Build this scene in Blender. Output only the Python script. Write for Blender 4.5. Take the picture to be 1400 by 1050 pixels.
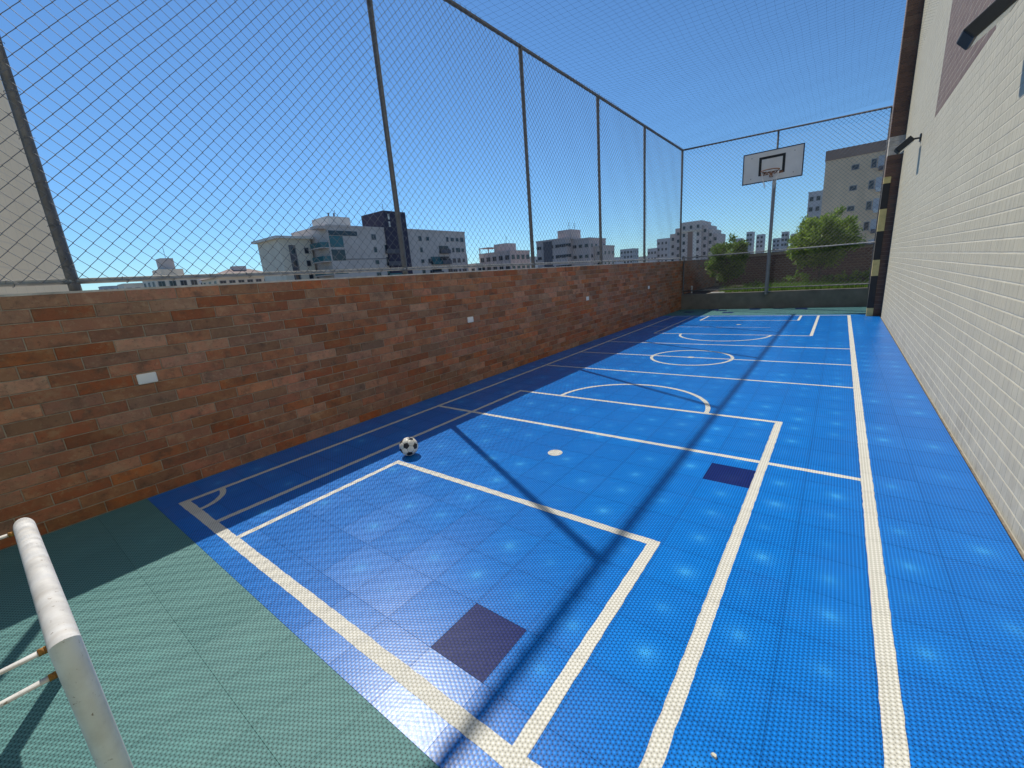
import bpy, math, random
import numpy as np
from mathutils import Vector, Matrix, Euler
random.seed(7)
for o in list(bpy.data.objects): bpy.data.objects.remove(o)
SC = bpy.context.scene
COL = SC.collection
R_ = math.radians

# ------------------------------------------------------------------ camera, sky, sun, exposure
CAMZ = 1.6
CR = (Matrix.Rotation(R_(38.104), 4, 'Z') @ Matrix.Rotation(R_(75.849), 4, 'X') @ Matrix.Rotation(R_(-4.427), 4, 'Z'))
cam = bpy.data.cameras.new('camera'); camo = bpy.data.objects.new('camera', cam); COL.objects.link(camo)
camo.matrix_world = Matrix.Translation((0, 0, CAMZ)) @ CR
cam.sensor_width = 36; cam.lens = 573.6 / 1400 * 36; cam.clip_start = 0.05; cam.clip_end = 6000
SC.camera = camo
SUNV = Vector((-3.49, 1.80, 5.05)).normalized()          # towards the sun
world = bpy.data.worlds.new('World'); SC.world = world; world.use_nodes = True
wn = world.node_tree; bg = wn.nodes['Background']
sky = wn.nodes.new('ShaderNodeTexSky'); sky.sky_type = 'NISHITA'; sky.sun_disc = False
sky.sun_elevation = math.asin(SUNV.z); sky.sun_rotation = math.atan2(SUNV.x, SUNV.y)
sky.altitude = 300; sky.air_density = 1.0; sky.dust_density = 0.1; sky.ozone_density = 1.6
tint = wn.nodes.new('ShaderNodeMix'); tint.data_type = 'RGBA'; tint.blend_type = 'MULTIPLY'; tint.inputs[0].default_value = 1; tint.inputs[7].default_value = (.635, 1.0, 1.31, 1)
wn.links.new(sky.outputs[0], tint.inputs[6]); wn.links.new(tint.outputs[2], bg.inputs['Color']); bg.inputs['Strength'].default_value = 0.092
sl = bpy.data.lights.new('sun', 'SUN'); sl.energy = 4.2; sl.angle = R_(0.53); sl.color = (1, 0.955, 0.88)
slo = bpy.data.objects.new('sun', sl); COL.objects.link(slo)
slo.rotation_euler = (-SUNV).to_track_quat('-Z', 'Y').to_euler(); slo.location = (-20, 10, 30)
SC.view_settings.view_transform = 'Standard'; SC.view_settings.look = 'None'
SC.view_settings.exposure = 0.0; SC.view_settings.gamma = 1

def proj(p):                                              # photo pixel of a point, used only to rank which pieces show largest
    v = CR.inverted().to_3x3() @ (Vector(p) - Vector((0, 0, CAMZ)))
    if v.z > -0.05: return None
    return (700 + 573.6 * v.x / -v.z, 525 - 573.6 * v.y / -v.z, -v.z)

# ------------------------------------------------------------------ mesh helpers
class MB:
    def __init__(s): s.v = []; s.f = []
    def add(s, vs, fs):
        n = len(s.v); s.v += [tuple(v) for v in vs]; s.f += [tuple(i + n for i in f) for f in fs]; return s
    def box(s, a, b):
        x0, y0, z0 = a; x1, y1, z1 = b
        return s.add([(x0,y0,z0),(x1,y0,z0),(x1,y1,z0),(x0,y1,z0),(x0,y0,z1),(x1,y0,z1),(x1,y1,z1),(x0,y1,z1)],
                     [(0,3,2,1),(4,5,6,7),(0,1,5,4),(1,2,6,5),(2,3,7,6),(3,0,4,7)])
    def tube(s, pts, r, n=8, cap=True, up=None):
        pts = [Vector(p) for p in pts]; rs = r if isinstance(r, (list, tuple)) else [r] * len(pts)
        rings = []; ref = None
        for i, p in enumerate(pts):
            d = (pts[min(i+1, len(pts)-1)] - pts[max(i-1, 0)]).normalized()
            if ref is None: ref = Vector(up) if up else (Vector((0,0,1)) if abs(d.z) < .9 else Vector((1,0,0)))
            a = d.cross(ref)
            if a.length < 1e-4: a = d.cross(Vector((0.3,1,0.2)))
            a.normalize(); b = d.cross(a); ref = b.cross(d) * 1.0
            ref = -b if False else ref
            rings.append([p + (a * math.cos(6.28318*k/n) + b * math.sin(6.28318*k/n)) * rs[i] for k in range(n)])
        base = len(s.v)
        for rg in rings: s.v += [tuple(q) for q in rg]
        for i in range(len(rings)-1):
            for k in range(n):
                k2 = (k+1) % n
                s.f.append((base+i*n+k, base+i*n+k2, base+(i+1)*n+k2, base+(i+1)*n+k))
        if cap:
            s.f.append(tuple(base+k for k in range(n))[::-1]); s.f.append(tuple(base+(len(rings)-1)*n+k for k in range(n)))
        return s
    def mesh(s, name, smooth=False):
        m = bpy.data.meshes.new(name); m.from_pydata(s.v, [], s.f); m.validate(); m.update()
        if smooth:
            m.polygons.foreach_set('use_smooth', [True]*len(m.polygons)); m.set_sharp_from_angle(angle=.8)
        return m
    def build(s, name, mat, parent=None, smooth=False):
        return obj(name, s.mesh(name, smooth), mat, parent)
def obj(name, me, mat, parent=None):
    if mat is not None and not me.materials: me.materials.append(mat)
    o = bpy.data.objects.new(name, me); COL.objects.link(o)
    if parent is not None: o.parent = parent
    return o
def empty(name, loc=(0,0,0)):
    o = bpy.data.objects.new(name, None); COL.objects.link(o); o.location = loc; o.empty_display_size = .1; return o
def tag(o, label, cat, group=None):
    o['label'] = label; o['category'] = cat
    if group: o['group'] = group
    return o
def struct(o, label=None):
    o['kind'] = 'structure'
    if label: o['label'] = label
    return o
def stuff(o): o['kind'] = 'stuff'; return o
def copy_tree(o, parent=None, root=True):
    c = o.copy(); COL.objects.link(c)
    if parent is not None: c.parent = parent
    for ch in list(o.children): copy_tree(ch, c, False)
    return c
def bevel_box_mesh(name, a, b, bev=.004, seg=2, axis_faces=None):
    import bmesh
    bm = bmesh.new(); bmesh.ops.create_cube(bm, size=1)
    for v in bm.verts:
        v.co = Vector([a[i] + (v.co[i]+.5)*(b[i]-a[i]) for i in range(3)])
    bmesh.ops.bevel(bm, geom=list(bm.edges), offset=bev, segments=seg, affect='EDGES', profile=.5)
    m = bpy.data.meshes.new(name); bm.to_mesh(m); bm.free()
    return m

# ------------------------------------------------------------------ node helpers
class NT:
    def __init__(s, name):
        s.m = bpy.data.materials.new(name); s.m.use_nodes = True; s.t = s.m.node_tree; s.n = s.t.nodes
        s.b = s.n['Principled BSDF']
    def node(s, t, **kw):
        n = s.n.new(t)
        for k, v in kw.items(): setattr(n, k, v)
        return n
    def link(s, a, b): s.t.links.new(a, b)
    def val(s, sock, v):
        if hasattr(v, 'is_linked') or isinstance(v, bpy.types.NodeSocket): s.link(v, sock)
        else: sock.default_value = v
    def math(s, op, a, b=0.0, c=None, clamp=False):
        n = s.node('ShaderNodeMath', operation=op); n.use_clamp = clamp
        s.val(n.inputs[0], a); s.val(n.inputs[1], b)
        if c is not None: s.val(n.inputs[2], c)
        return n.outputs[0]
    def pos(s): return s.node('ShaderNodeNewGeometry').outputs['Position']
    def sep(s, v):
        n = s.node('ShaderNodeSeparateXYZ'); s.link(v, n.inputs[0]); return n.outputs
    def comb(s, x, y, z=0.0):
        n = s.node('ShaderNodeCombineXYZ')
        for i, q in enumerate((x, y, z)): s.val(n.inputs[i], q)
        return n.outputs[0]
    def noise(s, vec, scale, detail=4, rough=.55, w=None):
        n = s.node('ShaderNodeTexNoise'); s.link(vec, n.inputs['Vector']); n.inputs['Scale'].default_value = scale
        n.inputs['Detail'].default_value = detail; n.inputs['Roughness'].default_value = rough; return n.outputs['Fac']
    def white(s, vec):
        n = s.node('ShaderNodeTexWhiteNoise', noise_dimensions='3D'); s.link(vec, n.inputs['Vector']); return n.outputs
    def ramp(s, fac, stops, interp='LINEAR'):
        n = s.node('ShaderNodeValToRGB'); s.link(fac, n.inputs[0]); r = n.color_ramp; r.interpolation = interp
        while len(r.elements) < len(stops): r.elements.new(.5)
        for e, (p, c) in zip(r.elements, stops): e.position = p; e.color = (c[0], c[1], c[2], 1) if not isinstance(c, (int, float)) else (c, c, c, 1)
        return n.outputs[0]
    def mix(s, fac, a, b, mode='MIX'):
        n = s.node('ShaderNodeMix', data_type='RGBA', blend_type=mode); n.clamp_factor = True
        s.val(n.inputs[0], fac)
        for i, q in ((6, a), (7, b)):
            if isinstance(q, tuple): n.inputs[i].default_value = (*q, 1) if len(q) == 3 else q
            else: s.link(q, n.inputs[i])
        return n.outputs[2]
    def bump(s, h, strength=.3, dist=.01, normal=None):
        n = s.node('ShaderNodeBump'); s.link(h, n.inputs['Height']); n.inputs['Strength'].default_value = strength; n.inputs['Distance'].default_value = dist
        if normal: s.link(normal, n.inputs['Normal'])
        s.link(n.outputs[0], s.b.inputs['Normal']); return n.outputs[0]
    def color(s, c):
        if isinstance(c, tuple): s.b.inputs['Base Color'].default_value = (*c, 1)
        else: s.link(c, s.b.inputs['Base Color'])
        return s
    def set(s, **kw):
        for k, v in kw.items(): s.val(s.b.inputs[k.replace('_', ' ')], v)
        return s
def simple(name, c, rough=.6, metal=0, var=.12, scale=6, bump=0, spec=.5):
    t = NT(name); p = t.pos(); n = t.noise(p, scale, 5)
    a = tuple(x*(1-var) for x in c); b = tuple(min(1, x*(1+var)) for x in c)
    t.color(t.ramp(n, [(.3, a), (.7, b)])); t.set(Roughness=rough, Metallic=metal, Specular_IOR_Level=spec)
    if bump: t.bump(t.noise(p, scale*12, 4), bump, .003)
    return t.m
M = {}
# --- court tiles: perforated moulded polypropylene, pale flow mark at each tile's moulding gate
TP = .3165; TX0 = -1.333; TY0 = .949
def court_mat(name, col, col2, mark=.35, hole=.12, rough=.23, spec=.24):
    t = NT(name); p = t.pos(); x, y, z = t.sep(p)
    fx = t.math('DIVIDE', t.math('SUBTRACT', x, TX0), TP); fy = t.math('DIVIDE', t.math('SUBTRACT', y, TY0), TP)
    cell = t.comb(t.math('FLOOR', fx), t.math('FLOOR', fy)); wn_ = t.white(cell)
    rnd = wn_['Value']; rnd2 = t.sep(wn_['Color'])
    # staggered lattice of holes, 16 to a tile
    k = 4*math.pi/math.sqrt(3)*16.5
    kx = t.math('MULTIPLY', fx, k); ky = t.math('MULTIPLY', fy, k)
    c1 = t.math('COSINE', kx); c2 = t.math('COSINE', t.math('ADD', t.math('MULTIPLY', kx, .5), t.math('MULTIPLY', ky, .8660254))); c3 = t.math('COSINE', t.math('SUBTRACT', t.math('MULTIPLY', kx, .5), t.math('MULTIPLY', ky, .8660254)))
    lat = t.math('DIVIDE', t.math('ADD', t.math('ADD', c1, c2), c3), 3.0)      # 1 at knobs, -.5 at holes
    hol = t.math('MULTIPLY', t.math('ADD', lat, .445), 7.0, clamp=True)
    # gate mark
    ux = t.math('SUBTRACT', t.math('FRACT', fx), t.math('ADD', .42, t.math('MULTIPLY', rnd2[0], .16)))
    uy = t.math('SUBTRACT', t.math('FRACT', fy), t.math('ADD', .42, t.math('MULTIPLY', rnd2[1], .16)))
    r2 = t.math('ADD', t.math('MULTIPLY', ux, ux), t.math('MULTIPLY', uy, uy))
    big = t.math('POWER', t.math('SUBTRACT', 1.0, t.math('MULTIPLY', r2, 9.0), clamp=True), 2.5)
    core = t.math('POWER', t.math('SUBTRACT', 1.0, t.math('MULTIPLY', r2, 60), clamp=True), 2)
    blotch = t.noise(p, 22, 4, .7)
    mk = t.math('MULTIPLY', t.math('ADD', t.math('MULTIPLY', big, .5), t.math('MULTIPLY', core, .75)), t.math('MULTIPLY', t.math('POWER', rnd, 1.5), t.math('ADD', .25, blotch)))
    mk = t.math('MULTIPLY', mk, mark*2.2, clamp=True)
    big_n = t.noise(p, 1.3, 5, .6); fine = t.noise(p, 60, 3, .6)
    c = t.mix(t.math('MULTIPLY', t.math('ADD', t.math('MULTIPLY', rnd, .5), t.math('MULTIPLY', big_n, .5)), 1.0), col, col2)
    pale = tuple(min(.8, q*1.12 + a) for q, a in zip(col2, (.05, .17, .13)))
    c = t.mix(mk, c, pale)
    # dusty scuffs in thin streaks
    mp = t.node('ShaderNodeMapping'); t.link(p, mp.inputs[0]); mp.inputs['Rotation'].default_value = (0, 0, .55); mp.inputs['Scale'].default_value = (2.5, 70, 1)
    st = t.noise(mp.outputs[0], 1.0, 4, .6); st = t.ramp(st, [(.66, 0.0), (.76, 1.0)])
    c = t.mix(t.math('MULTIPLY', t.math('MULTIPLY', st, t.ramp(big_n, [(.40, 0.0), (.65, 1.0)])), .34), c, tuple(q*.6+.30 for q in col2))
    dust = t.ramp(t.noise(p, 3.1, 6, .65), [(.5, 0.0), (.85, 1.0)])
    c = t.mix(t.math('MULTIPLY', dust, .14), c, tuple(q*.75+.09 for q in col2))
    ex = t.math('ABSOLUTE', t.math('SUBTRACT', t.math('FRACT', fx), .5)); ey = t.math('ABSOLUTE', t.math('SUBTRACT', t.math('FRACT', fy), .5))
    edge = t.math('POWER', t.math('MULTIPLY', t.math('MAXIMUM', ex, ey), 2.0), 10)                # tone darkens towards the joints
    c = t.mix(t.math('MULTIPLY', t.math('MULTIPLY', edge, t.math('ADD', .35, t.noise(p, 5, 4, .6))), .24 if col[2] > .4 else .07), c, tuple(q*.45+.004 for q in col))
    c = t.mix(t.math('MULTIPLY', t.math('SUBTRACT', 1.0, hol), 1-hole), c, tuple(q*.10+.002 for q in col))
    c = t.mix(t.math('MULTIPLY', t.math('SUBTRACT', lat, .25), 1.1, clamp=True), c, tuple(min(.85, q*1.5+.010) for q in col2))  # highlights on the knobs, painted lighter into the colour
    t.color(c)
    tv = t.node('ShaderNodeVectorMath', operation='SUBTRACT'); t.link(wn_['Color'], tv.inputs[0]); tv.inputs[1].default_value = (.5, .5, .5)
    ts = t.node('ShaderNodeVectorMath', operation='SCALE'); t.link(tv.outputs[0], ts.inputs[0]); ts.inputs['Scale'].default_value = .034
    ta = t.node('ShaderNodeVectorMath', operation='ADD'); t.link(ts.outputs[0], ta.inputs[0]); t.link(t.node('ShaderNodeNewGeometry').outputs['Normal'], ta.inputs[1])
    tn_ = t.node('ShaderNodeVectorMath', operation='NORMALIZE'); t.link(ta.outputs[0], tn_.inputs[0])
    t.set(Roughness=t.math('ADD', rough, t.math('MULTIPLY', fine, .14)), Specular_IOR_Level=spec)
    t.bump(lat, .13, .0012, tn_.outputs[0])
    return t.m
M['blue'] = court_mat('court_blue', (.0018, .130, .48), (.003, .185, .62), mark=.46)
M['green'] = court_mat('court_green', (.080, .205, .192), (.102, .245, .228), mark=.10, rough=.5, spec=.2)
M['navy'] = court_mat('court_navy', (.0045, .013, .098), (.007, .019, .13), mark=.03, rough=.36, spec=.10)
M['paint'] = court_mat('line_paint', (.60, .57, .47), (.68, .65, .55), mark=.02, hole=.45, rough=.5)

# --- fake-brick wall cladding
BL = .335; BH = 1.74/18; BWX = -4.576
def row_off(r): return (r * .618034 + .137) % 1.0
t = NT('brick'); p = t.pos(); x, y, z = t.sep(p)
row = t.math('FLOOR', t.math('DIVIDE', z, BH)); off = t.math('FRACT', t.math('ADD', t.math('MULTIPLY', row, .618034), .137))
fc = t.math('SUBTRACT', t.math('DIVIDE', y, BL), off); colm = t.math('FLOOR', fc)
w = t.white(t.comb(row, colm, x if False else 0.0)); w2 = t.white(t.comb(row, t.math('ADD', colm, 71.3), 2.0))
base = t.ramp(w['Value'], [(0, (0.356,0.114,0.050)), (.16, (0.292,0.100,0.048)), (.30, (0.364,0.139,0.062)), (.44, (0.241,0.090,0.046)), (.56, (0.263,0.134,0.070)), (.70, (0.334,0.109,0.051)), (.80, (0.230,0.125,0.071)), (.89, (0.391,0.155,0.068)), (.96, (0.195,0.103,0.066))], 'CONSTANT')
sv = t.comb(t.math('ADD', t.math('MULTIPLY', y, 1.0), t.math('MULTIPLY', w['Value'], 37)), z, t.math('MULTIPLY', row, 3.1))
bl = t.noise(sv, 9, 6, .68); c2 = t.ramp(t.noise(sv, 5.5, 5, .65), [(.30, (.085,.062,.050)), (.46, (.225,.100,.056)), (.58, (.30,.150,.082)), (.72, (.36,.235,.145))])
c = t.mix(t.ramp(bl, [(.44, .10), (.56, .85)]), base, c2)
c = t.mix(t.math('MULTIPLY', t.ramp(t.noise(sv, 24, 5, .75), [(.55, 0.0), (.68, 1.0)]), .42), c, (.40,.30,.19))
c = t.mix(t.math('MULTIPLY', t.ramp(t.noise(sv, 34, 5, .75), [(.56, 0.0), (.68, 1.0)]), .55), c, (.065,.045,.034))
stn = t.ramp(t.noise(p, 1.1, 5, .6), [(.35, 0.0), (.7, 1.0)]); c = t.mix(t.math('MULTIPLY', stn, .28), c, (.12,.075,.045))
hs = t.node('ShaderNodeHueSaturation'); t.link(c, hs.inputs['Color']); t.link(t.math('ADD', .84, t.math('MULTIPLY', w2['Value'], .44)), hs.inputs['Value']); t.link(t.math('ADD', .68, t.math('MULTIPLY', w2['Value'] if False else t.sep(w2['Color'])[1], .42)), hs.inputs['Saturation'])
t.color(t.mix(1.0, hs.outputs[0], (1.16, .99, .80), 'MULTIPLY')); t.set(Roughness=.62, Specular_IOR_Level=.35); t.bump(t.noise(sv, 55, 5, .65), .6, .005); M['brick'] = t.m
M['mortar'] = simple('mortar', (.33,.27,.20), .9, var=.25, scale=14, bump=.4)
M['coping'] = simple('coping', (.50,.46,.40), .85, var=.3, scale=9, bump=.3)

# --- wall tiles of the building
WT = .0945; WX = .9067
def tile_mat(name, cols):
    t = NT(name); p = t.pos(); x, y, z = t.sep(p)
    w = t.white(t.comb(t.math('FLOOR', t.math('DIVIDE', y, WT)), t.math('FLOOR', t.math('DIVIDE', z, WT))))
    c = t.ramp(w['Value'], [(0, cols[0]), (.5, cols[1]), (1, cols[2])])
    g = t.noise(p, .8, 5); c = t.mix(t.math('MULTIPLY', t.ramp(g, [(.4, 0.0), (.7, 1.0)]), .25), c, tuple(q*.82 for q in cols[0]))
    mp = t.node('ShaderNodeMapping'); t.link(p, mp.inputs[0]); mp.inputs['Scale'].default_value = (1, 9, .5)
    s_ = t.noise(mp.outputs[0], 1.0, 5, .6)
    c = t.mix(t.math('MULTIPLY', t.ramp(s_, [(.52, 0.0), (.75, 1.0)]), .28), c, (.28,.255,.22))
    low = t.math('MULTIPLY', t.math('SUBTRACT', 1.0, t.math('MULTIPLY', z, 2.2), clamp=True), t.ramp(t.noise(p, 6, 6, .7), [(.42, 0.0), (.68, 1.0)]))
    c = t.mix(t.math('MULTIPLY', low, .45), c, (.22,.175,.11))
    smu = t.ramp(t.noise(p, 4.5, 3, .5), [(.66, 0.0), (.74, 1.0)]); c = t.mix(t.math('MULTIPLY', smu, .16), c, (.20,.19,.18))
    t.color(c); t.set(Roughness=.55, Specular_IOR_Level=.25); mw = t.node('ShaderNodeMapping'); t.link(p, mw.inputs[0]); mw.inputs['Scale'].default_value = (1, 14, 5); t.bump(t.noise(mw.outputs[0], 1.0, 2), .5, .012); return t.m
M['wtile'] = tile_mat('wall_tile', ((.508,.460,.335), (.522,.472,.345), (.538,.488,.358)))
M['btile'] = tile_mat('brown_tile', ((.19,.122,.085), (.215,.142,.10), (.24,.162,.115)))
M['grout'] = simple('grout', (.62,.575,.45), .9, var=.15, scale=5, bump=.2)
M['galv'] = simple('galvanised_steel', (.16,.16,.165), .5, .3, var=.25, scale=14, bump=.1)
M['rail'] = simple('rail_steel', (.36,.36,.35), .5, .3, var=.25, scale=14)
M['wire'] = simple('fence_wire', (.19,.19,.195), .6, .2, var=.2, scale=5)
M['twine'] = simple('net_twine', (.035,.04,.05), .8, var=.1)
M['concrete'] = simple('concrete', (.19,.178,.15), .9, var=.22, scale=3, bump=.4)
M['podium'] = simple('podium', (.33,.32,.30), .9, var=.2, scale=.6)
M['subfloor'] = simple('subfloor', (.035,.035,.04), .9, var=.3, scale=8)
M['sand'] = simple('mortar_edge', (.22,.18,.13), .95, var=.35, scale=25, bump=.6)
# ================================================================== GROUND, PODIUM
GZ = -22.0
t = NT('city_ground'); t.color(t.ramp(t.noise(t.pos(), .02, 8, .7), [(.35, (.10,.105,.09)), (.5, (.18,.17,.155)), (.65, (.07,.09,.05))])); t.set(Roughness=.95)
struct(MB().add([(-3000,-3000,GZ),(3000,-3000,GZ),(3000,3000,GZ),(-3000,3000,GZ)], [(0,1,2,3)]).build('ground', t.m), 'city ground far below the sports court')
pod = struct(MB().box((-4.86,-6,GZ),(WX+.16,24,-.03)).build('podium', M['podium']), 'concrete podium that carries the sports court')
# ================================================================== COURT FLOOR
floor = struct(MB().box((-4.63,-3.6,-.028),(WX-.003,16.31,-.012)).build('court_floor', M['subfloor']), 'blue and green court floor of clipped plastic tiles')
XL = -4.572; XRt = TX0 + 7*TP
Y_BLUE0 = TY0 - TP; Y_BLUE1 = Y_BLUE0 + 43*TP
def tile_mesh(name, w, d, mat):
    g = .00022; b = .0007; h = .012
    m = MB(); x0, x1, y0, y1 = g, w-g, g, d-g
    vs = [(x0,y0,-h),(x1,y0,-h),(x1,y1,-h),(x0,y1,-h),(x0,y0,-b),(x1,y0,-b),(x1,y1,-b),(x0,y1,-b),(x0+b,y0+b,0),(x1-b,y0+b,0),(x1-b,y1-b,0),(x0+b,y1-b,0)]
    fs = [(8,9,10,11)] + [(4+i,4+(i+1)%4,8+(i+1)%4,8+i) for i in range(4)] + [(i,(i+1)%4,4+(i+1)%4,4+i) for i in range(4)]
    m.add(vs, fs); me = m.mesh(name); me.materials.append(mat); return me
TM = {}
def tmesh(w, d, c):
    k = (round(w,3), round(d,3), c)
    if k not in TM: TM[k] = tile_mesh('floor_tile', w, d, M[c])
    return TM[k]
tiles = []
dark_far = {(-9,45),(-7,47),(-6,46),(-5,44),(-3,47),(-1,48),(1,47)}
for i in range(-11, 7):
    for j in range(-14, 52):
        x0 = TX0+i*TP; x1 = x0+TP; y0 = TY0+j*TP; y1 = y0+TP
        if x1 <= XL or y0 > 16.27: continue
        x0 = max(x0, XL); y1 = min(y1, 16.27)
        if x1-x0 < .02 or y1-y0 < .02: continue
        c = 'blue' if (j >= -1 and j <= 41) else 'green'
        if (i, j) in ((0, 0), (2, 7)): c = 'navy'
        if (i, j) in dark_far: c = 'navy'
        q = proj(((x0+x1)/2, (y0+y1)/2, 0)); s_ = -1
        if q and -60 < q[0] < 1460 and q[1] < 1110: s_ = (x1-x0)*(y1-y0)/q[2]**3
        if c == 'navy': s_ += 10
        tiles.append((s_, x0, y0, x1-x0, y1-y0, c))
tiles.sort(key=lambda a: -a[0])
rest = {}
for n, (s_, x0, y0, w_, d_, c) in enumerate(tiles):
    if n < 300:
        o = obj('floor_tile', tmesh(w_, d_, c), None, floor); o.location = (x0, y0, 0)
    else:
        me = tmesh(w_, d_, c); mb = rest.setdefault(c, MB())
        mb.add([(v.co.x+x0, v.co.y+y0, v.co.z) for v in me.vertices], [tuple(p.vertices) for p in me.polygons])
fm = MB(); fidx = []
for c, mb in rest.items():
    fm.add(mb.v, mb.f); fidx += [list(rest).index(c)] * len(mb.f)
me = bpy.data.meshes.new('floor_tiles'); me.from_pydata(fm.v, [], fm.f)
for c in rest: me.materials.append(M[c])
me.polygons.foreach_set('material_index', fidx); me.update()
stuff(obj('floor_tiles', me, None, floor))
struct_strip = MB().box((XRt+.010,-3.6,-.012),(WX-.0035,13.9,-.008)).build('mortar_edge', M['sand'], floor)
# painted lines: thin sheets with slightly ragged edges
LZ = .0006
def strip(name, pts, w, closed=False, seed=0, z=LZ):
    rnd = random.Random(seed); m = MB(); P = []
    n = len(pts)
    for a in range(n - (0 if closed else 1)):
        p, q = Vector(pts[a]), Vector(pts[(a+1) % n]); L = (q-p).length; k = max(1, int(L/.04)) if L > .1 else 1
        for e in range(k): P.append(p.lerp(q, e/k))
    if not closed: P.append(Vector(pts[-1]))
    vs = []
    N = len(P)
    for a in range(N):
        pa = P[(a-1) % N] if (closed or a > 0) else P[a]; pb = P[(a+1) % N] if (closed or a < N-1) else P[a]
        d = (pb-pa).normalized(); nrm = Vector((-d.y, d.x))
        l = P[a] + nrm*(w/2 + rnd.uniform(-.0022, .0022)); r = P[a] - nrm*(w/2 + rnd.uniform(-.0022, .0022))
        vs += [(l.x, l.y, z), (r.x, r.y, z)]
    fs = [(2*a+1, 2*((a+1) % N)+1, 2*((a+1) % N), 2*a) for a in range(N if closed else N-1)]
    return m.add(vs, fs).build(name, M['paint'], floor)
LW = .056
XTL, XTR = -4.165, .288; YB, YF = .792, 14.06; XC = -1.955
def hl(y, x0, x1, w=LW, z=LZ, s=1): return strip('court_line', [(x0, y), (x1, y)], w, seed=int(y*100)+s, z=z)
def vl(x, y0, y1, w=LW, z=LZ+.0003, s=5): return strip('court_line', [(x, y0), (x, y1)], w, seed=int(x*100)+s, z=z)
hl(YB, XTL-.03, XTR+.03, .072); hl(YF, XTL-.03, XTR+.03, .05)
vl(XTR, YB, YF, .066); vl(XTL, YB, YF, .05)
hl(3.665, XTL, XTR, .05); hl(6.36, XTL, XTR, .045); hl(7.70, XTL, XTR, .045); hl(9.05, XTL, XTR, .045); hl(11.62, XTL, -1.2, .022)
PXL, PXR = -3.55, -.352
vl(PXL, YB, 4.72+LW/2, .05); vl(PXR, YB, 4.72+LW/2, .062); hl(4.72, PXL, PXR, .05, LZ+.0006)
vl(PXL, 10.42, YF, .04); vl(PXR, 10.42, YF, .055); hl(10.42, PXL, PXR, .045, LZ+.0006)
GXL, GXR = -3.165, -.742
vl(GXL, YB, 2.20+LW/2, .05); vl(GXR, YB, 2.20+LW/2, .064); hl(2.20, GXL, GXR, .056, LZ+.0006)
vl(-3.10, 12.98, YF, .05); vl(-.74, 12.98, YF, .055); hl(12.98, -3.10, -.74, .04, LZ+.0006)
def arc(cx, cy, r, a0, a1, n=48): return [(cx+r*math.cos(R_(a0+(a1-a0)*k/n)), cy+r*math.sin(R_(a0+(a1-a0)*k/n))) for k in range(n+1)]
strip('centre_circle', arc(XC-.02, 7.70, .66, 0, 360)[:-1], .05, True, 3, LZ+.0009)
strip('penalty_arc', arc(XC, 4.72, .92, 0, 180), .05, False, 4, LZ+.0009)
strip('penalty_arc', arc(XC-.02, 10.42, .92, 180, 360), .05, False, 4, LZ+.0009)
strip('corner_arc', arc(XTL, YB, .27, 0, 90, 12), .045, False, 6, LZ+.0009)
strip('corner_arc', arc(XTR, YB, .27, 90, 180, 12), .045, False, 6, LZ+.0009)
def disc(name, x, y, r):
    m = MB(); n = 28; m.add([(x+r*math.cos(6.2832*k/n), y+r*math.sin(6.2832*k/n), LZ+.0012) for k in range(n)], [tuple(range(n))]); m.build(name, M['paint'], floor)
disc('penalty_spot', XC, 3.06, .068); disc('penalty_spot', XC, 12.12, .06); disc('centre_spot', XC-.02, 7.70, .06)
# ================================================================== BRICK WALL
WTOP = 1.74; WTH = .17; WY0, WY1 = -3.5, 21.6
bw = empty('brick_wall', (BWX, 0, 0)); tag(bw, 'long low wall clad in mixed red, brown and grey bricks beside the blue court', 'wall')
def ch(o, parent): o.parent = parent; o.matrix_parent_inverse = parent.matrix_world.inverted() if False else Matrix.Translation(-Vector(parent.location)); return o
ch(MB().box((BWX-WTH,WY0,-.03),(BWX-.006,24,WTOP-.004)).build('core', M['mortar']), bw)
ch(MB().box((BWX-WTH-.01,WY0,WTOP-.004),(BWX-.002,24,WTOP+.012)).build('coping', M['coping']), bw)
BM = {}
def brick_mesh(L, H, mat, key='brick', dpt=.014, bev=.004, g=.0035):
    # front face towards +X at x=0
    k = (round(L,4), round(H,4), key)
    if k in BM: return BM[k]
    y0, y1, z0, z1 = g, L-g, g, H-g; b = bev
    vs = [(-dpt,y0,z0),(-dpt,y1,z0),(-dpt,y1,z1),(-dpt,y0,z1),(-b,y0,z0),(-b,y1,z0),(-b,y1,z1),(-b,y0,z1),(0,y0+b,z0+b),(0,y1-b,z0+b),(0,y1-b,z1-b),(0,y0+b,z1-b)]
    fs = [(8,9,10,11)]+[(4+i,4+(i+1)%4,8+(i+1)%4,8+i) for i in range(4)]+[(i,(i+1)%4,4+(i+1)%4,4+i) for i in range(4)]
    me = MB().add(vs, fs).mesh(key); me.materials.append(mat); BM[k] = me; return me
bricks = []; rb = random.Random(3)
for r in range(18):
    off = row_off(r); c0 = int(math.floor(WY0/BL - off)); c1 = int(math.ceil(WY1/BL))
    for c in range(c0, c1+1):
        y0 = (c+off)*BL; y1 = y0+BL
        y0 = max(y0, WY0); y1 = min(y1, WY1)
        if y1-y0 < .03: continue
        q = proj((BWX, (y0+y1)/2, (r+.5)*BH)); s_ = -1
        if q and -40 < q[0] < 1440 and -40 < q[1] < 1090: s_ = (y1-y0)/q[2]**2 * abs(1)
        bricks.append((s_, y0, r*BH, y1-y0, rb.uniform(-.0025, .0015)))
bricks.sort(key=lambda a: -a[0])
rm = MB()
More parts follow.
